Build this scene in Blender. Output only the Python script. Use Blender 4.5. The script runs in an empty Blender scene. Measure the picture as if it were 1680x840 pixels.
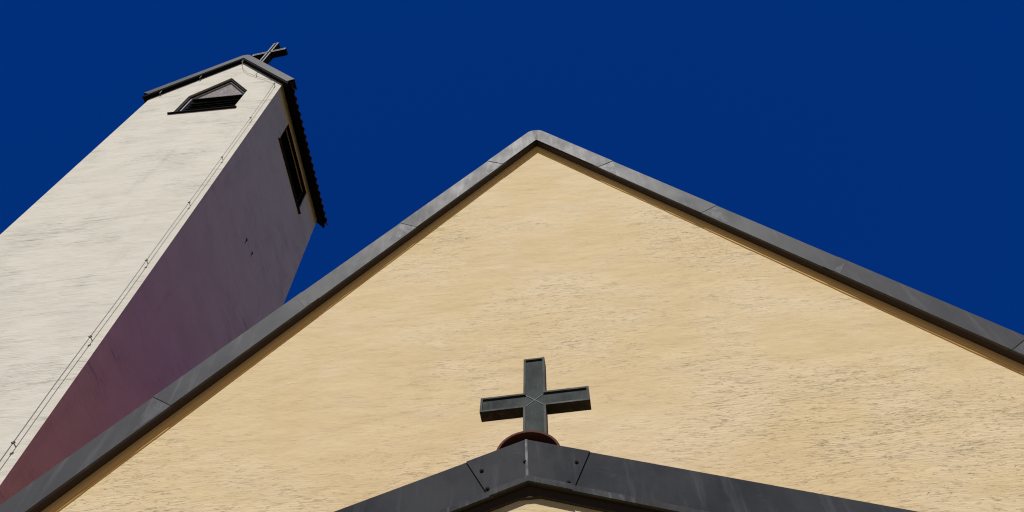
import bpy, bmesh, math, random
from mathutils import Vector, Matrix
R = math.radians
random.seed(4)
sc = bpy.context.scene
col = sc.collection

# ------------------------------------------------------------------ helpers
class MB:
    """collects vertices and faces (world coordinates) for ONE mesh object"""
    def __init__(self): self.v = []; self.f = []
    def add(self, v, f):
        o = len(self.v); self.v += [tuple(p) for p in v]; self.f += [tuple(i + o for i in q) for q in f]
    def prism(self, poly, y0, y1):            # polygon in x,z pushed along y
        n = len(poly)
        v = [(x, y0, z) for x, z in poly] + [(x, y1, z) for x, z in poly]
        f = [tuple(range(n)), tuple(range(2*n-1, n-1, -1))]
        f += [(i, i+n, (i+1) % n + n, (i+1) % n) for i in range(n)]
        self.add(v, f)
    def box(self, a, b):
        (x0, y0, z0), (x1, y1, z1) = a, b
        self.prism([(x0, z0), (x1, z0), (x1, z1), (x0, z1)], y0, y1)
    def tube(self, pts, r, n=8, caps=True):
        pts = [Vector(p) for p in pts]; rings = []
        for i, p in enumerate(pts):
            t = (pts[min(i+1, len(pts)-1)] - pts[max(i-1, 0)]).normalized()
            a = t.cross(Vector((0, 0, 1)))
            if a.length < .1: a = t.cross(Vector((0, 1, 0)))
            a.normalize(); b = t.cross(a)
            rings.append([p + r*(math.cos(2*math.pi*k/n)*a + math.sin(2*math.pi*k/n)*b) for k in range(n)])
        v = [q for ring in rings for q in ring]; f = []
        for i in range(len(pts)-1):
            for k in range(n):
                f.append((i*n+k, i*n+(k+1) % n, (i+1)*n+(k+1) % n, (i+1)*n+k))
        if caps: f += [tuple(range(n)), tuple(range(len(v)-1, len(v)-n-1, -1))]
        self.add(v, f)
    def build(self, name, mat, parent=None, smooth=False, bevel=0, seg=2):
        me = bpy.data.meshes.new(name)
        off = world_of(parent)
        me.from_pydata([tuple(Vector(p) - off) for p in self.v], [], self.f)
        bm = bmesh.new(); bm.from_mesh(me)
        bmesh.ops.recalc_face_normals(bm, faces=bm.faces)
        if bevel:
            es = [e for e in bm.edges if len(e.link_faces) == 2 and e.calc_face_angle(0) > .5]
            bmesh.ops.bevel(bm, geom=es, offset=bevel, segments=seg, affect='EDGES', profile=.5, clamp_overlap=True)
        bm.to_mesh(me); bm.free()
        if smooth:
            for p in me.polygons: p.use_smooth = True
        o = bpy.data.objects.new(name, me); col.objects.link(o)
        o.data.materials.append(mat)
        if parent: o.parent = parent
        return o

def world_of(o):
    w = Vector((0, 0, 0))
    while o is not None: w += o.location; o = o.parent
    return w

def empty(name, loc, label, cat, group=None):
    o = bpy.data.objects.new(name, None); col.objects.link(o)
    o.location = loc; o['label'] = label; o['category'] = cat
    o.empty_display_size = .3
    if group: o['group'] = group
    return o

def cut(o, cutters):
    """apply boolean differences to a mesh object without operators; the cutters are removed again"""
    for c in cutters:
        m = o.modifiers.new('b', 'BOOLEAN'); m.operation = 'DIFFERENCE'; m.object = c; m.solver = 'EXACT'
    bpy.context.view_layer.update()
    dg = bpy.context.evaluated_depsgraph_get()
    me = bpy.data.meshes.new_from_object(o.evaluated_get(dg))
    old = o.data; o.modifiers.clear(); o.data = me; me.name = old.name
    bpy.data.meshes.remove(old)
    for c in cutters: bpy.data.objects.remove(c)

# ------------------------------------------------------------------ materials
class NT:
    def __init__(self, name):
        self.m = bpy.data.materials.new(name); self.m.use_nodes = True
        self.t = self.m.node_tree; self.b = self.t.nodes['Principled BSDF']
        self.tc = self.t.nodes.new('ShaderNodeTexCoord')
    def n(self, typ, **k):
        x = self.t.nodes.new(typ)
        for a, v in k.items(): setattr(x, a, v)
        return x
    def link(self, a, b): self.t.links.new(a, b)
    def mapping(self, scale, rot=(0, 0, 0)):
        m = self.n('ShaderNodeMapping'); m.inputs['Scale'].default_value = scale; m.inputs['Rotation'].default_value = rot
        self.link(self.tc.outputs['Object'], m.inputs['Vector']); return m.outputs[0]
    def noise(self, vec, scale=1, detail=4, rough=.55, dist=0):
        x = self.n('ShaderNodeTexNoise'); x.inputs['Scale'].default_value = scale
        x.inputs['Detail'].default_value = detail; x.inputs['Roughness'].default_value = rough
        x.inputs['Distortion'].default_value = dist
        self.link(vec, x.inputs['Vector']); return x.outputs['Fac']
    def math(self, op, a, b=None, c=None, clamp=False):
        x = self.n('ShaderNodeMath', operation=op); x.use_clamp = clamp
        for i, s in enumerate((a, b, c)):
            if s is None: continue
            if isinstance(s, (int, float)): x.inputs[i].default_value = s
            else: self.link(s, x.inputs[i])
        return x.outputs[0]
    def step(self, v, lo, hi, a=0., b=1.):
        x = self.n('ShaderNodeMapRange', interpolation_type='SMOOTHSTEP')
        for i, s in enumerate((v, lo, hi, a, b)):
            if isinstance(s, (int, float)): x.inputs[i].default_value = s
            else: self.link(s, x.inputs[i])
        return x.outputs[0]
    def mix(self, fac, a, b):
        x = self.n('ShaderNodeMix', data_type='RGBA')
        if isinstance(fac, (int, float)): x.inputs['Factor'].default_value = fac
        else: self.link(fac, x.inputs['Factor'])
        for k, s in ((6, a), (7, b)):
            if isinstance(s, tuple): x.inputs[k].default_value = (*s, 1)
            else: self.link(s, x.inputs[k])
        return x.outputs[2]
    def bump(self, h, strength, dist, normal=None):
        x = self.n('ShaderNodeBump'); x.inputs['Strength'].default_value = strength; x.inputs['Distance'].default_value = dist
        self.link(h, x.inputs['Height'])
        if normal is not None: self.link(normal, x.inputs['Normal'])
        return x.outputs[0]
    def out(self, colr=None, rough=.8, metal=0, spec=.5, normal=None):
        b = self.b
        if isinstance(colr, tuple): b.inputs['Base Color'].default_value = (*colr, 1)
        elif colr is not None: self.link(colr, b.inputs['Base Color'])
        if isinstance(rough, (int, float)): b.inputs['Roughness'].default_value = rough
        else: self.link(rough, b.inputs['Roughness'])
        b.inputs['Metallic'].default_value = metal
        b.inputs['Specular IOR Level'].default_value = spec
        if normal is not None: self.link(normal, b.inputs['Normal'])
        return self.m

def stucco(name, base, tint, dirt_shade, rsc, csc, fsc, patch=(.42, .62), drag=.5, depth=.006, crk=.6, width=.04, warp=(.1, .13), stn=.3):
    """hand-dragged render: sideways trowel ridges, short cracks in patches, pits.
    rsc / csc / fsc = (along, up) frequency per metre of the ridges, the long cracks and the hair cracks"""
    n = NT(name)
    low = n.noise(n.mapping((.55, .55, .75)), 1, 4, .6)
    mask = n.step(low, patch[0], patch[1])
    wn = n.n('ShaderNodeTexNoise'); wn.inputs['Scale'].default_value = 1; wn.inputs['Detail'].default_value = 3
    n.link(n.mapping((1.2, 1.2, 2.2)), wn.inputs['Vector'])
    mv = n.n('ShaderNodeVectorMath', operation='MULTIPLY_ADD')
    n.link(wn.outputs['Color'], mv.inputs[0]); mv.inputs[1].default_value = (warp[0], warp[0], warp[1])
    n.link(n.tc.outputs['Object'], mv.inputs[2])
    def mp(s, o=0):
        m = n.n('ShaderNodeMapping'); m.inputs['Scale'].default_value = (s[0], s[0], s[1]); m.inputs['Location'].default_value = (o, o*.7, o*1.3)
        n.link(mv.outputs[0], m.inputs['Vector']); return m.outputs[0]
    ridges = n.noise(mp(rsc), 1, 5, .66)
    def cracks_(s, wd, lo, hi, o):
        cr = n.noise(mp(s, o), 1, 2.5, .55)
        line = n.step(n.math('ABSOLUTE', n.math('SUBTRACT', cr, .5)), 0.0, wd, 1, 0)
        brk = n.step(n.noise(mp((s[0]*1.1, s[1]*.42), o+9), 1, 2, .6), lo, hi)
        return n.math('MULTIPLY', line, brk)
    A = n.math('MULTIPLY', cracks_(csc, width, .54, .64, 0), n.math('ADD', n.math('MULTIPLY', mask, .8), .2))
    B = n.math('MULTIPLY', cracks_(fsc, width*1.3, .51, .62, 31), n.math('ADD', n.math('MULTIPLY', mask, .8), .2))
    cracks = n.math('MAXIMUM', A, n.math('MULTIPLY', B, .5))
    pits = n.step(n.noise(mp((24, 50), 5), 1, 2, .5), .70, .78)
    grain = n.noise(n.mapping((60, 60, 90)), 1, 3, .6)
    h = n.math('MULTIPLY', ridges, n.math('ADD', n.math('MULTIPLY', mask, .9), .35))
    h = n.math('MULTIPLY', h, drag)
    h = n.math('SUBTRACT', h, n.math('MULTIPLY', cracks, crk))
    h = n.math('SUBTRACT', h, n.math('MULTIPLY', n.math('MULTIPLY', pits, mask), .4))
    h = n.math('ADD', h, n.math('MULTIPLY', grain, .05))
    lump = n.noise(mp((2.2, 5.0), 3), 1, 3, .5)
    nb = n.bump(lump, .5, .03)
    nb = n.bump(h, .9, depth*3, nb)
    blot = n.noise(n.mapping((1.1, 1.1, 1.5)), 1, 5, .62)
    c = n.mix(n.step(blot, .35, .7), base, tint)
    stain = n.noise(n.mapping((2.6, 2.6, .55)), 1, 5, .65)
    c = n.mix(n.math('MULTIPLY', n.step(stain, .55, .8), stn), c, dirt_shade)
    c = n.mix(n.math('MULTIPLY', cracks, .22), c, dirt_shade)  # crack lines darkened in colour, painting in the shadow of the grooves
    return n.out(c, .92, 0, .2, nb)

def metal(name, base, light, dark, rough, met, scale=1.0, scuff=.25, spec=.5):
    n = NT(name)
    big = n.noise(n.mapping((2.2*scale, 2.2*scale, 1.6*scale)), 1, 6, .65)
    runs = n.noise(n.mapping((16*scale, 16*scale, 1.6*scale)), 1, 5, .65)
    spk = n.noise(n.mapping((40*scale,)*3), 1, 4, .7)
    sc1 = n.noise(n.mapping((5*scale, 5*scale, 60*scale), (0, R(35), 0)), 1, 2, .5)
    scr = n.math('MULTIPLY', n.step(n.math('ABSOLUTE', n.math('SUBTRACT', sc1, .5)), 0, .006, 1, 0),
                 n.step(n.noise(n.mapping((7*scale,)*3), 1, 2), .58, .68))
    c = n.mix(n.step(big, .35, .68), base, dark)
    c = n.mix(n.math('MULTIPLY', n.step(runs, .5, .75), .45), c, light)
    c = n.mix(n.math('MULTIPLY', n.step(spk, .66, .78), scuff), c, light)
    c = n.mix(n.math('MULTIPLY', scr, scuff*1.6), c, light)
    r = n.step(n.math('ADD', n.math('MULTIPLY', big, .6), n.math('MULTIPLY', runs, .4)), .3, .7, rough-.07, rough+.1)
    dent = n.noise(n.mapping((3*scale, 3*scale, 3*scale)), 1, 2, .4)
    nb = n.bump(dent, .35, .012)
    nb = n.bump(spk, .12, .002, nb)
    return n.out(c, r, met, spec, nb)

M = {}
M['cream'] = stucco('cream_stucco', (.588, .458, .260), (.632, .512, .33), (.32, .225, .115), (9, 75), (5, 66), (12, 125), patch=(.42, .68), drag=.30, depth=.005, crk=.36, width=.022, warp=(.08, .10), stn=.10)
M['white'] = stucco('white_stucco', (.615, .585, .505), (.562, .534, .462), (.30, .28, .245), (1.6, 34), (.5, 22), (1.4, 44), patch=(.46, .66), drag=.36, depth=.009, crk=.34, width=.026, warp=(.09, .11))
M['ochre'] = NT('ochre_paint').out((.74, .47, .15), .8)
M['zinc'] = metal('weathered_zinc', (.060, .060, .064), (.118, .12, .124), (.046, .048, .053), .55, .03, 1.0, .30, .18)
M['darkzinc'] = metal('dark_sheet_metal', (.040, .042, .048), (.085, .087, .094), (.026, .028, .033), .7, .0, 1.3, .4, .05)
M['scuff'] = metal('bare_scuffed_metal', (.06, .061, .065), (.30, .30, .30), (.035, .036, .04), .65, 0, 7, .7, .1)
M['chalk'] = metal('chalky_worn_metal', (.20, .20, .205), (.48, .48, .48), (.07, .072, .077), .7, 0, 8, .7, .1)
M['hem'] = metal('worn_dark_hem', (.046, .047, .051), (.16, .16, .165), (.03, .031, .034), .7, 0, 3, .5, .05)
M['flap'] = metal('rubbed_zinc', (.085, .086, .090), (.20, .20, .205), (.055, .057, .062), .55, .03, 5.0, .5, .18)
M['bright'] = NT('pale_metal').out((.30, .305, .31), .55, 0, .3)
M['patina'] = metal('dark_patina_bronze', (.028, .038, .037), (.075, .092, .088), (.013, .017, .016), .65, .0, 2.2, .35, .08)
M['lip'] = metal('bronze_edge', (.036, .039, .037), (.09, .092, .088), (.018, .019, .019), .6, .0, 3, .3, .12)
M['timber'] = NT('dark_timber').out((.045, .032, .025), .85, 0, .2)
M['black'] = NT('flat_black').out((.004, .004, .0045), .9, 0, .05)
M['frame'] = metal('brown_window_metal', (.022, .017, .012), (.05, .045, .04), (.012, .010, .008), .7, 0, 2, .2, .05)
M['greyframe'] = NT('grey_painted_reveal').out((.26, .25, .24), .7)
M['steel'] = NT('galvanised_wire').out((.10, .10, .10), .5, .6)
def pebble():
    n = NT('pebble_board')
    v = n.n('ShaderNodeTexVoronoi'); v.inputs['Scale'].default_value = 14
    n.link(n.tc.outputs['Object'], v.inputs['Vector'])
    nz = n.noise(n.mapping((5, 5, 7)), 1, 5, .7)
    c = n.mix(n.step(nz, .35, .7), (.215, .19, .195), (.31, .28, .28))
    c = n.mix(n.math('MULTIPLY', n.step(v.outputs['Distance'], .35, .6), .5), c, (.12, .10, .10))
    return n.out(c, .9, 0, .2, n.bump(v.outputs['Distance'], .6, .01))
M['pebble'] = pebble()
def clay(name, a, b, d):
    n = NT(name)
    x = n.noise(n.mapping((4.5, 3.0, 3.0)), 1, 4, .6); y = n.noise(n.mapping((.5, .5, .5)), 1, 5, .7); s = n.noise(n.mapping((45, 45, 45)), 1, 3, .6)
    c = n.mix(n.step(x, .35, .65), a, b)
    c = n.mix(n.math('MULTIPLY', n.step(y, .5, .75), .5), c, d)
    return n.out(c, .85, 0, .25, n.bump(s, .3, .004))
M['clay'] = clay('red_clay_tile', (.44, .125, .036), (.36, .10, .03), (.20, .09, .045))
M['ridgeclay'] = clay('brown_clay_tile', (.10, .030, .020), (.07, .022, .015), (.05, .025, .02))
M['darkclay'] = clay('weathered_dark_tile', (.045, .022, .017), (.03, .016, .013), (.06, .04, .03))
def grain_wood():
    n = NT('oak_door'); g = n.noise(n.mapping((30, 30, 2)), 1, 5, .6)
    return n.out(n.mix(g, (.10, .055, .025), (.19, .11, .05)), .55, 0, .4, n.bump(g, .3, .003))
M['door'] = grain_wood()
def paving():
    n = NT('sandstone_paving'); a = n.noise(n.mapping((.15, .15, .15)), 1, 6, .7); b = n.noise(n.mapping((30, 30, 30)), 1, 4, .6)
    br = n.n('ShaderNodeTexBrick'); br.inputs['Scale'].default_value = 1.6; br.inputs['Mortar Size'].default_value = .012
    br.inputs['Color1'].default_value = (.255, .225, .095, 1); br.inputs['Color2'].default_value = (.215, .19, .078, 1); br.inputs['Mortar'].default_value = (.07, .055, .04, 1)
    n.link(n.tc.outputs['Object'], br.inputs['Vector'])
    c = n.mix(n.step(a, .35, .7, 0, .5), br.outputs['Color'], (.19, .16, .08))
    return n.out(c, .9, 0, .3, n.bump(b, .4, .006, n.bump(br.outputs['Fac'], -.6, .006)))
M['asphalt'] = paving()

# ------------------------------------------------------------------ the ground
g = MB(); s = 400
g.add([(-s, -s, 0), (s, -s, 0), (s, s, 0), (-s, s, 0)], [(0, 1, 2, 3)])
go = g.build('ground', M['asphalt']); go['kind'] = 'structure'

# ------------------------------------------------------------------ shared builders
def tiled_slope(mb, x_top, z_top, sgn, t, run, y0, y1, wave=.22, row=.34, amp=.026, thick=.014):
    """pantile sheet down one roof side. t = tan of pitch, run = horizontal run, sgn = -1 left / +1 right"""
    L = run*math.sqrt(1+t*t); c = 1/math.sqrt(1+t*t); sn = t*c
    nrow = max(1, round(L/row)); row = L/nrow
    nw = max(1, round((y1-y0)/wave)); ns = nw*8
    def pt(d, y, h): return (x_top + sgn*(d*c + h*sn), y, z_top - d*sn + h*c)
    for lower in (0, 1):
        v = []; f = []
        for r in range(nrow):
            for e in (0, 1):
                d = (r+e)*row + (.05 if e else 0)
                lift = .030 if e else .004
                for k in range(ns+1):
                    y = y0 + (y1-y0)*k/ns
                    h = amp*math.cos(2*math.pi*(k/8.)) + lift + amp - (thick if lower else 0)
                    v.append(pt(d, y, h))
        w = ns+1
        for r in range(nrow):
            a = r*2*w
            for k in range(ns): f.append((a+k, a+k+1, a+w+k+1, a+w+k))
        mb.add(v, f)
    # closed lower edge of the last row
    v = []; d = L+.05
    for k in range(ns+1):
        y = y0 + (y1-y0)*k/ns; h = amp*math.cos(2*math.pi*(k/8.)) + .030 + amp
        v += [pt(d, y, h), pt(d, y, h-thick)]
    mb.add(v, [(2*k, 2*k+2, 2*k+3, 2*k+1) for k in range(ns)])

def strip(x0, zt, t, xa, xb, h, off=0.0, skew=True, hp=None):
    """polygon of a verge board between top abscissas xa (nearer the ridge) and xb on one side of a gable;
    zt = ridge height of the top edge, h = vertical height"""
    s = -1 if xb < x0 else 1
    f = t/(1+t*t)*h if skew else 0
    def T(x): return (x, zt - t*abs(x-x0) - off)
    def B(x):
        x = x - s*f if skew and abs(x-x0) > 1e-6 else x
        return (x, zt - t*abs(x-x0) - off - h)
    a, b = T(xa), T(xb)
    return [B(xa), B(xb), b, a]

def arc_apex(x0, zt, t, rad, h, half):
    """ridge piece of a verge cover: two limbs with a softly rounded crown; returns polygon"""
    th = math.atan(t); zc = zt - rad/math.cos(th)
    top = []
    for k in range(9):
        a = math.pi/2 + th - 2*th*k/8
        top.append((x0 + rad*math.cos(a), zc + rad*math.sin(a)))
    return top

# ================================================================== CHURCH
church = empty('church', (.18, 12, 0), 'cream rendered church with steep gable, grey metal verge and tiled porch', 'church')
X0 = .182; T = 1.477                      # ridge abscissa and pitch of the nave
YF, YB = 4.0, 21.0
HW = 4.85
wall = MB()
wall.prism([(X0-HW, 0), (X0+HW, 0), (X0+HW, 11.02-T*HW), (X0, 11.02), (X0-HW, 11.02-T*HW)], YF, YB)
wo = wall.build('wall', M['cream'], church)
door_cut = MB(); door_cut.box((-.62, 3.5, .0), (.40, 4.25, 2.25)); dc = door_cut.build('cutter', M['cream'])
cut(wo, [dc])
d = MB(); d.box((-.60, 4.16, .02), (.38, 4.21, 2.23))
for k in range(1, 6): d.box((-.60+.98*k/6-.006, 4.152, .05), (-.60+.98*k/6+.006, 4.162, 2.2))
dor = d.build('door', M['door'], church)
h = MB(); h.tube([(.28, 4.16, 1.02), (.28, 4.10, 1.02), (.18, 4.10, 1.02)], .011); h.build('handle', M['steel'], dor, True)

# nave roof: boarded slab under clay tiles
rf = MB()
for sg in (-1, 1):
    rf.prism([(X0, 11.03), (X0+sg*(HW+.35), 11.03-T*(HW+.35)), (X0+sg*(HW+.35), 11.20-T*(HW+.35)), (X0, 11.20)], 4.004, YB+.2)
roof = rf.build('roof', M['timber'], church)
tl = MB()
for sg in (-1, 1): tiled_slope(tl, X0, 11.17, sg, T, HW+.38, 4.10, YB+.2)
tl.build('tiles', M['clay'], roof, True)
rt = MB()
for k in range(42):
    y = 4.12+k*.405; n = 10; v = []
    for yy, rr in ((y, .15), (y+.43, .137)):
        for j in range(n+1):
            a = math.pi*j/n; v.append((X0+rr*math.cos(a), yy, 11.13+rr*math.sin(a)))
    rt.add(v, [(j, j+1, n+2+j, n+1+j) for j in range(n)])
rt.build('ridge_tiles', M['clay'], roof, True)

# soffit board and ochre bead under the verge
so = MB()
ZB = 10.905
for sg in (-1, 1):
    xe = X0+sg*(HW+.35)
    so.prism([(X0, ZB+.012), (xe, ZB+.012-T*(HW+.35)), (xe, ZB+.05-T*(HW+.35)), (X0, ZB+.05)], 3.897, 3.999)
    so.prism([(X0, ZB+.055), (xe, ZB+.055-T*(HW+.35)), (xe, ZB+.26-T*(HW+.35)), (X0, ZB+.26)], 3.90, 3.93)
so.build('soffit', M['timber'], church)
for sg in (-1, 1):
    bd = MB(); xe = X0+sg*(HW+.3)
    # slightly wavy hand-run bead: a lower and an upper roll
    N = 90
    v = []
    for k in range(N+1):
        u = k/N; x = X0+(xe-X0)*u
        w = .003*math.sin(u*61+sg)+.004*random.uniform(-1, 1)
        z = ZB-T*abs(x-X0)
        for (y, dz) in ((3.9995, -.136+w), (3.990, -.130+w), (3.983, -.100+.3*w), (3.982, -.094), (3.979, -.090), (3.973, -.056), (3.972, -.030), (3.972, .011)):
            v.append((x, y, z+dz))
    bd.add(v, [(8*k+j, 8*k+j+1, 8*k+9+j, 8*k+8+j) for k in range(N) for j in range(7)])
    bd.build('moulding', M['ochre'], church, False)

# metal verge cover in overlapping lengths
ZT = 11.315; VH = .405
def verge(poly_front, xa, xb, y0, name='verge_cover', par=church, mat='zinc', x0=X0, zt=ZT, t=T, yret=.27, h=VH):
    m = MB(); m.prism(poly_front, y0, y0+.006)
    m.prism(strip(x0, zt-.001, t, xa, xb, .016, 0, False), y0+.0065, y0+yret)
    # turned-in drip at the lower edge
    f = t/(1+t*t)*h; sg = -1 if xb < x0 else 1
    q = strip(x0, zt, t, xa, xb, h)
    (bx0, bz0), (bx1, bz1) = q[0], q[1]
    m.prism([(bx0, bz0), (bx1, bz1), (bx1, bz1+.012), (bx0, bz0+.012)], y0+.0065, y0+.022)
    return m.build(name, M[mat], par)
LJ = [-.445, -1.391, -2.262, -3.127, -4.02, X0-HW-.40]
RJ = [1.047, 1.947, 2.804, 3.66, 4.52, X0+HW+.40]
for J in (LJ, RJ):
    for i in range(len(J)-1):
        xa, xb = J[i], J[i+1]; sg = -1 if xb < X0 else 1
        vc = verge(strip(X0, ZT, T, xa-sg*.05, xb, VH), xa-sg*.05, xb, 3.880+.004*(i % 2)+.004)
        # crimped joint edge, worn bright, and a crooked crease beside it
        fx = T/(1+T*T)*VH
        def zt_(x): return ZT-T*abs(x-X0)
        e0 = xa+sg*.004; yk = 3.880+.004*(i % 2)+.004-.0014
        A = (e0, zt_(e0)-.006); Bq = (e0-sg*fx, zt_(e0)-fx/T+.004); C_ = (e0+sg*random.uniform(-.02, .03), zt_(e0)-VH+.02)
        if i % 3 == 2: A = (e0-sg*fx*.15, zt_(e0)-fx/T*.15); C_ = (Bq[0]+sg*.045, Bq[1]-T*.045+.006)
        m = MB(); m.prism([A, Bq, C_], yk, yk+.0012)
        m.build('joint_flap', M['flap'], vc)
# ridge piece with rounded crown
cap = arc_apex(X0, ZT+.004, T, .12, VH, .6)
fsh = T/(1+T*T)*VH
poly = [(X0, ZT-VH)] + [(RJ[0]-fsh, ZT-T*(RJ[0]-X0)-VH+0*T), (RJ[0], ZT-T*(RJ[0]-X0))]
def bl(x): return ZT-VH-T*abs(x-X0)
poly = [(X0, bl(X0)), (RJ[0]-.188, ZT-T*(RJ[0]-X0)-.127), (RJ[0], ZT-T*(RJ[0]-X0))]
poly += list(reversed(cap)) + [(LJ[0], ZT-T*(X0-LJ[0])), (LJ[0]+.188, ZT-T*(X0-LJ[0])-.127)]
rc = MB(); rc.prism(poly, 3.878, 3.884)
tp = [(RJ[0], ZT-T*(RJ[0]-X0))] + list(reversed(cap)) + [(LJ[0], ZT-T*(X0-LJ[0]))]
for i in range(len(tp)-1):
    a, b = tp[i], tp[i+1]
    rc.prism([a, b, (b[0], b[1]-.014), (a[0], a[1]-.014)], 3.8845, 4.14)
rco = rc.build('verge_cover', M['zinc'], church)
fold = MB(); fold.prism([(X0-.016, bl(X0)+.01), (X0+.022, bl(X0)+.015), (X0+.045, ZT-.11), (X0-.03, ZT-.11)], 3.8745, 3.8775)
fold.build('fold', M['chalk'], rco)

# ------------------------------------------------------------------ porch (part of the church)
PX = -.105; PT = .3804; PZ = 4.054; PH = .239; PHW = 1.85
pw = MB()
pw.prism([(PX-1.62, 0), (PX+1.62, 0), (PX+1.62, 3.80-PT*1.62), (PX, 3.80), (PX-1.62, 3.80-PT*1.62)], 2.440, 3.9985)
pwo = pw.build('porch_wall', M['cream'], church)
c1 = MB(); c1.box((PX-1.34, 2.70, -.1), (PX+1.34, 4.2, 2.95)); c1o = c1.build('cutter', M['cream'])
c2 = MB(); arch = [(PX-.85, -.2), (PX+.85, -.2)] + [(PX+.85*math.cos(math.pi*k/14), 2.0+.62*math.sin(math.pi*k/14)) for k in range(15)]
c2.prism(arch, 2.2, 2.9); c2o = c2.build('cutter', M['cream'])
cut(pwo, [c1o, c2o])
pr = MB()
for sg in (-1, 1):
    pr.prism([(PX, 3.822), (PX+sg*PHW, 3.822-PT*PHW), (PX+sg*PHW, 3.96-PT*PHW), (PX, 3.96)], 2.409, 3.9975)
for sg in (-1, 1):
    pr.prism([(PX, 3.760), (PX+sg*.045, 3.760), (PX+sg*PHW*.99, 3.776-PT*PHW*.99), (PX+sg*PHW*.99, 3.818-PT*PHW*.99), (PX, 3.818)], 2.424, 2.4385)  # dark strip added over the wall, standing in for shade under the verge
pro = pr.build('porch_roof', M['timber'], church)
ptl = MB()
for sg in (-1, 1): tiled_slope(ptl, PX, 3.955, sg, PT, PHW+.03, 2.43, 3.995)
ptl.build('tiles', M['clay'], pro, True)
# half-round ridge tiles; the front one shows its open end
for k in range(4):
    m = MB(); n = 20; y0 = 2.402+k*.40; y1 = min(y0+.42, 3.992); rr = .142 - .004*(k % 2); zc = 3.972
    v = []
    for (yy, r_) in ((y0, rr), (y1, rr), (y1, rr-.010), (y0, rr-.010)):
        for j in range(n+1):
            a = R(-8)+R(196)*j/n
            v.append((PX+.007+r_*math.cos(a), yy, zc+r_*math.sin(a)*(1.0)))
    w = n+1
    m.add(v, [(a*w+j, a*w+j+1, ((a+1) % 4)*w+j+1, ((a+1) % 4)*w+j) for a in range(4) for j in range(n)])
    m.build('ridge_tile', M['ridgeclay'], pro, False)
fill = MB(); fill.prism([(PX+.007+.124*math.cos(R(180)*j/14), 3.972+.124*math.sin(R(180)*j/14)) for j in range(15)], 2.55, 2.57)
fill.build('mortar', M['ridgeclay'], pro)

def porch_front(xa_t, xb_t, xa_b, xb_b, y0):
    """one length of porch verge: top edge from xa_t to xb_t, bottom from xa_b to xb_b (may cross the ridge)"""
    m = MB()
    def z(x): return PZ-PT*abs(x-PX)
    if xa_t < PX < xb_t:
        poly = [(xa_b, z(xa_b)-PH), (PX, PZ-PH), (xb_b, z(xb_b)-PH), (xb_t, z(xb_t)), (PX, PZ), (xa_t, z(xa_t))]
        low = [(xa_b, z(xa_b)-PH-.001), (PX, PZ-PH-.001), (xb_b, z(xb_b)-PH-.001)]
    else:
        poly = [(xa_b, z(xa_b)-PH), (xb_b, z(xb_b)-PH), (xb_t, z(xb_t)), (xa_t, z(xa_t))]
        low = [(xa_b, z(xa_b)-PH-.001), (xb_b, z(xb_b)-PH-.001)]
    m.prism(poly, y0, y0+.006)
    # bottom hem, kicked out a little
    v = []
    for (x, zz) in low: v += [(x, y0-.0015, zz+.036), (x, y0-.007, zz+.030), (x, y0-.009, zz), (x, y0+.004, zz)]
    hem = MB(); hem.add(v, [(4*i+j, 4*i+j+1, 4*i+5+j, 4*i+4+j) for i in range(len(low)-1) for j in range(3)])
    tops = [(xa_t, z(xa_t)), (PX, PZ), (xb_t, z(xb_t))] if xa_t < PX < xb_t else [(xa_t, z(xa_t)), (xb_t, z(xb_t))]
    for a, b in zip(tops[:-1], tops[1:]):
        m.prism([a, b, (b[0], b[1]-.008), (a[0], a[1]-.008)], y0+.0065, y0+.06)
    pvc = m.build('porch_verge_cover', M['darkzinc'], church)
    hem.build('hem', M['hem'], pvc)
    return pvc
porch_front(PX-PHW-.03, -.345, PX-PHW-.03, -.247, 2.402)
porch_front(.135, PX+PHW+.03, .045, PX+PHW+.03, 2.402)
pc = porch_front(-.361, .160, -.263, .069, 2.3955)
fo = MB(); fo.prism([(PX-.003-.006, PZ-PH+.004), (PX-.003+.005, PZ-PH+.004), (PX+.006, PZ-.003), (PX-.004, PZ-.003)], 2.3915, 2.3950)
fo.build('fold', M['chalk'], pc)
for (x, z) in ((-.295, 3.896), (-.271, 3.797), (-.114, 3.927), (.099, 3.898), (.057, 3.794)):
    b = MB()
    b.tube([(x, 2.3952, z), (x, 2.3925, z)], .0090, 14)
    b.tube([(x, 2.3923, z), (x, 2.3885, z)], .0050, 6)
    b.build('bolt', M['frame'], pc, False)

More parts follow.
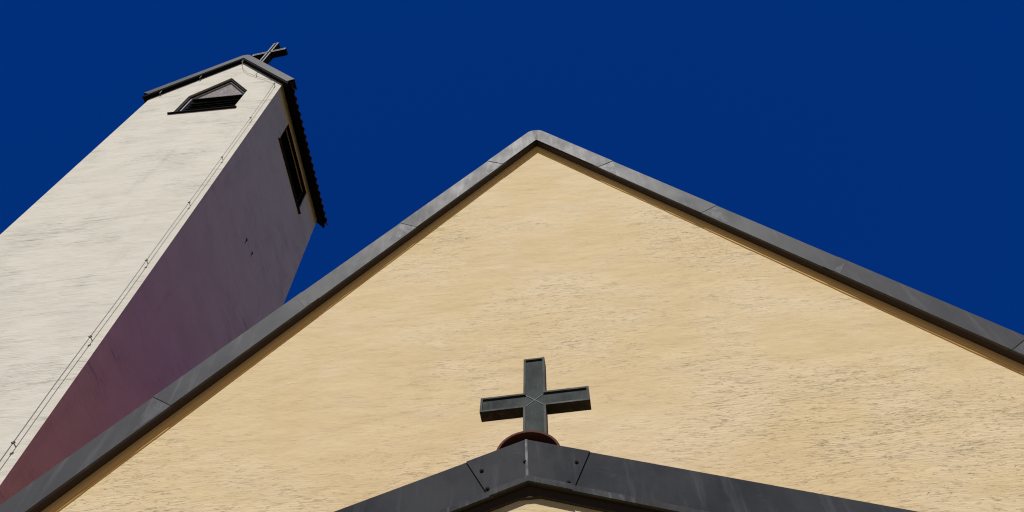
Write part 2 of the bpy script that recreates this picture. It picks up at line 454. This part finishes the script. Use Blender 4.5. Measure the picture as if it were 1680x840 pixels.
# ================================================================== CROSSES
def cross_mesh(mb, lipmb, M4, w, L, ut, ub, h, dep, lip, rec):
    """Latin cross box with recessed face. origin = crossing on the front face; X right, Y back, Z up"""
    a = w/2; b = h/2
    out = [(-a, -ub), (a, -ub), (a, -b), (L, -b), (L, b), (a, b), (a, ut), (-a, ut), (-a, b), (-L, b), (-L, -b), (-a, -b)]
    ai, bi = a-lip, b-lip
    inn = [(-ai, -ub+lip), (ai, -ub+lip), (ai, -bi), (L-lip, -bi), (L-lip, bi), (ai, bi), (ai, ut-lip), (-ai, ut-lip), (-ai, bi), (-L+lip, bi), (-L+lip, -bi), (-ai, -bi)]
    n = 12
    def P(x, y, z): return tuple(M4 @ Vector((x, y, z)))
    # body: sides, back, recessed face
    v = [P(x, .002, z) for x, z in out] + [P(x, dep, z) for x, z in out]
    f = [(i, i+n, (i+1) % n+n, (i+1) % n) for i in range(n)] + [tuple(range(2*n-1, n-1, -1))]
    v += [P(x, rec, z) for x, z in inn]; f += [tuple(range(2*n, 3*n))]
    mb.add(v, f)
    v = [P(x, 0, z) for x, z in out] + [P(x, 0, z) for x, z in inn] + [P(x, rec, z) for x, z in inn] + [P(x, .002, z) for x, z in out]
    f = []
    for i in range(n):
        j = (i+1) % n
        f += [(i, j, j+n, i+n), (i+n, j+n, j+2*n, i+2*n), (i+3*n, j+3*n, j, i)]
    lipmb.add(v, f)

pcross = empty('porch_cross', (-.07, 2.60, 4.10), 'dark green-grey metal cross standing on the porch ridge before the cream gable', 'cross')
M4 = Matrix.Translation((-.059, 2.56, 4.493)) @ Matrix.Rotation(R(-3.2), 4, 'Z') @ Matrix.Rotation(R(-5.0), 4, 'X') @ Matrix.Rotation(R(1.8), 4, 'Y')
mb, lm = MB(), MB()
cross_mesh(mb, lm, M4, .111, .270, .355, .400, .111, .062, .0115, .009)
mb.build('body', M['patina'], pcross); lm.build('rim', M['lip'], pcross)
sm = MB()
for (p, q) in (((-.044, -.044), (.044, .044)), ((-.044, .044), (.044, -.044))):
    P0 = Vector((p[0], 0.0072, p[1])); P1 = Vector((q[0], 0.0072, q[1]))
    sm.tube([M4 @ P0, M4 @ P0.lerp(P1, .5), M4 @ P1], .0016, 6)
sm.build('seam', M['bright'], pcross)

# ================================================================== BELL TOWER
TX = -7.715; TT = 1.435
XL, XR = -9.481, -6.045; TYF, TYB = 6.0, 10.02
tower = empty('bell_tower', (-7.76, 8, 0), 'tall whitish rendered bell tower with shaded right side and louvred belfry openings', 'tower')
tw = MB()
zr = 23.70
tw.prism([(XL, 0), (XR, 0), (XR, zr-TT*(XR-TX)), (TX, zr), (XL, zr-TT*(TX-XL))], TYF, TYB)
two = tw.build('wall', M['white'], tower)
WC = -7.665; WS = (-8.425, -6.905); WZ0 = 19.82; WSH = 21.09; WAP = 22.33
op = [(WS[0], WZ0), (WS[1], WZ0), (WS[1], WSH), (WC, WAP), (WS[0], WSH)]
k1 = MB(); k1.prism(op, 5.5, 6.34)
SY0, SY1, SZ0, SZ1 = 6.955, 9.005, 19.89, 21.06
k2 = MB(); k2.box((-6.40, SY0, SZ0), (-5.6, SY1, SZ1))
cut(two, [k1.build('cutter', M['white']), k2.build('cutter', M['white'])])

# front belfry opening: brown frame, grey inner frame, pebble board in the gable, black louvres
def inset(poly, d):
    n = len(poly); out = []
    cx = sum(p[0] for p in poly)/n; cz = sum(p[1] for p in poly)/n
    L = []
    for i in range(n):
        a = Vector(poly[i]); b = Vector(poly[(i+1) % n]); t = (b-a).normalized(); nn = Vector((-t.y, t.x))
        if nn.dot(Vector((cx, cz))-a) < 0: nn = -nn
        L.append((a+nn*d, t))
    for i in range(n):
        (p, t), (q, u) = L[i-1], L[i]
        den = t.x*u.y-t.y*u.x; w = q-p; s_ = (w.x*u.y-w.y*u.x)/den
        r_ = p+t*s_; out.append((r_.x, r_.y))
    return out
def ring(mb, A, B, y0, y1):
    n = len(A)
    v = [(x, y0, z) for x, z in A]+[(x, y0, z) for x, z in B]+[(x, y1, z) for x, z in A]+[(x, y1, z) for x, z in B]
    f = []
    for i in range(n):
        j = (i+1) % n
        f += [(i, j, j+n, i+n), (i+2*n, i+3*n, j+3*n, j+2*n), (i, i+2*n, j+2*n, j), (i+n, j+n, j+3*n, i+3*n)]
    mb.add(v, f)
lv = empty('louvre_window', (0, 0, 0), '', ''); del lv['label']; del lv['category']
lv.parent = tower; lv.location = (0, 0, 0)
m = MB(); ring(m, inset(op, .002), inset(op, .046), 6.035, 6.12); m.build('frame', M['frame'], lv)
i1 = inset(op, .0475)
m = MB(); ring(m, i1, inset(op, .078), 6.075, 6.22); m.build('inner_frame', M['greyframe'], lv)
i2 = inset(op, .081)
m = MB(); m.prism([(i2[4][0], WSH+.0), (i2[2][0], WSH+.0), i2[3]], 6.115, 6.14); m.build('pebble_panel', M['pebble'], lv)
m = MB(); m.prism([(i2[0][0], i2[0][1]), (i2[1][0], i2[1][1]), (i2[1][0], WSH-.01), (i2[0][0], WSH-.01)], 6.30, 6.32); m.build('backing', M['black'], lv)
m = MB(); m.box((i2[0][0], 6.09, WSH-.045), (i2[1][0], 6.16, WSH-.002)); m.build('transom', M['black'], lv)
nl = 6
for k in range(nl):
    m = MB(); z0 = WZ0+.12+k*(WSH-.10-WZ0-.12)/nl
    x0, x1 = i2[0][0]+.004, i2[1][0]-.004
    v = [(x, y, z) for x in (x0, x1) for (y, z) in ((6.13, z0), (6.28, z0+.17), (6.28, z0+.185), (6.13, z0+.012))]
    m.add(v, [(0, 1, 5, 4), (1, 2, 6, 5), (2, 3, 7, 6), (3, 0, 4, 7), (0, 3, 2, 1), (4, 5, 6, 7)])
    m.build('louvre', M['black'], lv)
m = MB(); m.prism([(WS[0]-.085, WZ0-.04), (WS[1]+.085, WZ0-.04), (WS[1]+.085, WZ0+.004), (WS[0]-.085, WZ0+.002)], 5.955, 6.14); m.build('sill', M['black'], lv)

sv = bpy.data.objects.new('louvre_window', None); col.objects.link(sv); sv.parent = tower
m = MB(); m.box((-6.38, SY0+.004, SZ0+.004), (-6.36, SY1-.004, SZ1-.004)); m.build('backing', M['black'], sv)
m = MB(); m.box((-6.14, SY0+.002, SZ0+.002), (-6.07, SY0+.06, SZ1-.002)); m.box((-6.14, SY1-.06, SZ0+.002), (-6.07, SY1-.002, SZ1-.002))
m.box((-6.14, SY0+.062, SZ1-.035), (-6.07, SY1-.062, SZ1-.002)); m.build('frame', M['black'], sv)
for k in range(nl):
    m = MB(); z0 = SZ0+.06+k*(SZ1-SZ0-.14)/nl
    v = [(x, y, z) for y in (SY0+.064, SY1-.064) for (x, z) in ((-6.11, z0), (-6.30, z0+.16), (-6.30, z0+.18), (-6.11, z0+.02))]
    m.add(v, [(0, 1, 5, 4), (1, 2, 6, 5), (2, 3, 7, 6), (3, 0, 4, 7), (0, 3, 2, 1), (4, 5, 6, 7)])
    m.build('louvre', M['black'], sv)
m = MB(); m.box((-6.14, SY0-.05, SZ0-.035), (-5.985, SY1+.05, SZ0)); m.build('sill', M['frame'], sv)

# two dark weep holes with a run of damp on the shaded side
for (y, z, l) in ((7.70, 16.15, .17), (8.07, 16.21, .15)):
    m = MB(); m.tube([(-6.052, y, z), (-6.043, y, z)], .035, 12)
    m.add([(-6.0425, y-.018, z), (-6.0425, y+.018, z), (-6.0425, y+.006, z-l), (-6.0425, y-.006, z-l)], [(0, 1, 2, 3)])
    m.build('weep_hole', M['black'], tower)

# tower roof
tz = 24.19; tH = .375; TYV = 5.885
tr = MB()
EX = 2.0
for sg in (-1, 1):
    EX = 1.84 if sg < 0 else 1.90
    tr.prism([(TX, zr+.012), (TX+sg*EX, zr+.012-TT*EX), (TX+sg*EX, zr+.16-TT*EX), (TX, zr+.16)], 5.897, 10.14)
tro = tr.build('roof', M['black'], tower)
m = MB()
for sg in (-1, 1): tiled_slope(m, TX, zr+.18, sg, TT, 1.87 if sg < 0 else 1.93, 5.93, 10.13, wave=.21, amp=.022, thick=.018)
m.build('tiles', M['darkclay'], tro, True)
m = MB()
for k in range(10):
    y = 5.95+k*.415; n = 10; v = []
    for yy, rr in ((y, .15), (y+.43, .137)):
        for j in range(n+1):
            a = math.pi*j/n; v.append((TX+rr*math.cos(a), yy, zr+.20+rr*math.sin(a)))
    m.add(v, [(j, j+1, n+2+j, n+1+j) for j in range(n)])
m.build('ridge_tiles', M['darkclay'], tro, True)
cap = arc_apex(TX, tz+.02, TT, .16, tH, .6)
for sg, xe in ((-1, TX-1.955), (1, TX+2.02)):
    fs = TT/(1+TT*TT)*tH
    lim = [c for c in cap if (c[0]-TX)*sg > 1e-4]
    if sg == 1: lim = lim[::1]
    else: lim = lim[::-1]
    top = [(TX, tz+.02+.0-(.16/math.cos(math.atan(TT))-.16))] + lim + [(xe, tz-TT*abs(xe-TX))]
    bot = [(xe-sg*fs, tz-TT*abs(xe-TX)-fs/TT*1.0), (TX, tz-tH)]
    m = MB(); m.prism(top+bot, TYV, TYV+.007)
    for a, b in zip(top[:-1], top[1:]):
        m.prism([a, b, (b[0], b[1]-.016), (a[0], a[1]-.016)], TYV+.0075, TYV+.30)
    m.build('verge_cover', M['zinc'], tower)

# tower cross on its ridge
tcross = empty('tower_cross', (-7.60, 6.35, 24.3), 'small dark metal cross on top of the tower roof against blue sky', 'cross')
M4 = Matrix.Translation((-7.535, 6.27, 25.66)) @ Matrix.Rotation(R(-6), 4, 'Z')
mb, lm = MB(), MB()
cross_mesh(mb, lm, M4, .155, .53, .98, 1.40, .155, .20, .036, .08)
mb.build('body', M['black'], tcross); lm.build('rim', M['bright'], tcross)  # recess shade and sunlit lips put into the colour: black body, pale rim

# ================================================================== LIGHTNING CONDUCTOR
lc = empty('lightning_conductor', (-6.18, 6, 0), 'thin wire lightning conductor clipped down the lit right edge of the tower front', 'cable')
dz = [(-6.18, 8.36), (-6.185, 10.39), (-6.178, 12.42), (-6.17, 14.46), (-6.172, 16.5), (-6.176, 18.75), (-6.205, 21.18)]
pts = []
full = [(-6.18, 0.3), (-6.18, 2.3), (-6.182, 4.3), (-6.18, 6.33)] + dz
off = .076
for i, (x, z) in enumerate(full):
    pts.append((x, 6-off, z))
    if i < len(full)-1:
        x2, z2 = full[i+1]
        pts.append(((x*.5+x2*.5)+random.uniform(-.012, .012), 6-off+random.uniform(-.008, .012), (z+z2)/2))
m = MB(); m.tube(pts, .006, 7); m.build('cable', M['steel'], lc, True)
for (x, z) in full:
    m = MB(); m.tube([(x, 6.01, z), (x, 6-off-.012, z)], .006, 7)
    m.tube([(x-.022, 6-off, z), (x+.022, 6-off, z)], .010, 7); m.tube([(x, 6-off-.002, z-.02), (x, 6-off-.002, z+.02)], .011, 7)
    m.build('clip', M['steel'], lc)
top = [(-6.205, 5.924, 21.18), (-6.25, 5.94, 21.42), (-6.60, 5.965, 21.82), (-6.95, 5.97, 22.16), (-7.25, 5.968, 22.50), (-7.45, 5.96, 22.82), (-7.58, 5.955, 23.15), (-7.66, 5.94, 23.45), (-7.70, 5.90, 23.70)]
m = MB(); m.tube(top, .0045, 7); m.build('cable', M['steel'], lc, True)
for (x, y, z) in ((-6.95, 5.955, 22.20), (-7.70, 5.94, 23.52), (-8.53, 5.94, 22.36), (-9.25, 5.94, 21.34)):
    m = MB(); m.tube([(x, 6.01, z), (x, y-.02, z)], .008, 7); m.tube([(x, y-.02, z-.01), (x, y-.02, z+.16)], .009, 7)
    m.build('clip', M['steel'], lc)

# ------------------------------------------------------------------ light
SUN_EL, SUN_AZ = 52.0, 1.2       # degrees; azimuth: degrees to the left of the facade's normal
a, e = R(SUN_AZ), R(SUN_EL)
to_sun = Vector((-math.sin(a)*math.cos(e), -math.cos(a)*math.cos(e), math.sin(e)))
sl = bpy.data.lights.new('sun', 'SUN'); sl.energy = 5.0; sl.angle = R(.53); sl.color = (1, .965, .90)
so_ = bpy.data.objects.new('sun', sl); col.objects.link(so_)
so_.rotation_euler = to_sun.to_track_quat('Z', 'Y').to_euler(); so_.location = to_sun*60
w = bpy.data.worlds.new('World'); sc.world = w; w.use_nodes = True
nt = w.node_tree; bg = nt.nodes['Background']
sky = nt.nodes.new('ShaderNodeTexSky'); sky.sky_type = 'NISHITA'; sky.sun_disc = False
sky.sun_elevation = e
sky.sun_rotation = math.atan2(to_sun.x, to_sun.y)
sky.altitude = 600; sky.air_density = 1.0; sky.dust_density = .2; sky.ozone_density = 3.0
gam = nt.nodes.new('ShaderNodeGamma'); gam.inputs['Gamma'].default_value = .32
tint = nt.nodes.new('ShaderNodeMix'); tint.data_type = 'RGBA'; tint.blend_type = 'MULTIPLY'
tint.inputs['Factor'].default_value = 1; tint.inputs[7].default_value = (.012, .54, 2.9, 1)
nt.links.new(sky.outputs[0], gam.inputs['Color']); nt.links.new(gam.outputs[0], tint.inputs[6]); nt.links.new(tint.outputs[2], bg.inputs['Color'])
bg.inputs['Strength'].default_value = .05

# ------------------------------------------------------------------ camera
cam = bpy.data.cameras.new('camera'); co = bpy.data.objects.new('camera', cam); col.objects.link(co)
f, pit, rol, yaw, cx, cy = 1271.919, R(58.987), R(-3.678), R(-2.023), 851.168, 419.8
fw = Vector((math.sin(yaw)*math.cos(pit), math.cos(yaw)*math.cos(pit), math.sin(pit)))
r0 = Vector((math.cos(yaw), -math.sin(yaw), 0)); u0 = r0.cross(fw)
rr = math.cos(rol)*r0+math.sin(rol)*u0; uu = -math.sin(rol)*r0+math.cos(rol)*u0
co.matrix_world = Matrix(((rr.x, uu.x, -fw.x, 0), (rr.y, uu.y, -fw.y, 0), (rr.z, uu.z, -fw.z, 1.6), (0, 0, 0, 1)))
cam.sensor_fit = 'HORIZONTAL'; cam.sensor_width = 36; cam.lens = f/1680*36
cam.shift_x = (840-cx)/1680; cam.shift_y = -(420-cy)/1680
cam.clip_start = .05; cam.clip_end = 2000
sc.camera = co
sc.view_settings.view_transform = 'Standard'; sc.view_settings.look = 'None'
sc.view_settings.exposure = -.02; sc.view_settings.gamma = 1; sc.view_settings.use_curve_mapping = False
sc.render.filter_size = 1.2
try: sc.cycles.filter_width = 1.15
except Exception: pass
sc.render.resolution_x = 1024; sc.render.resolution_y = 512
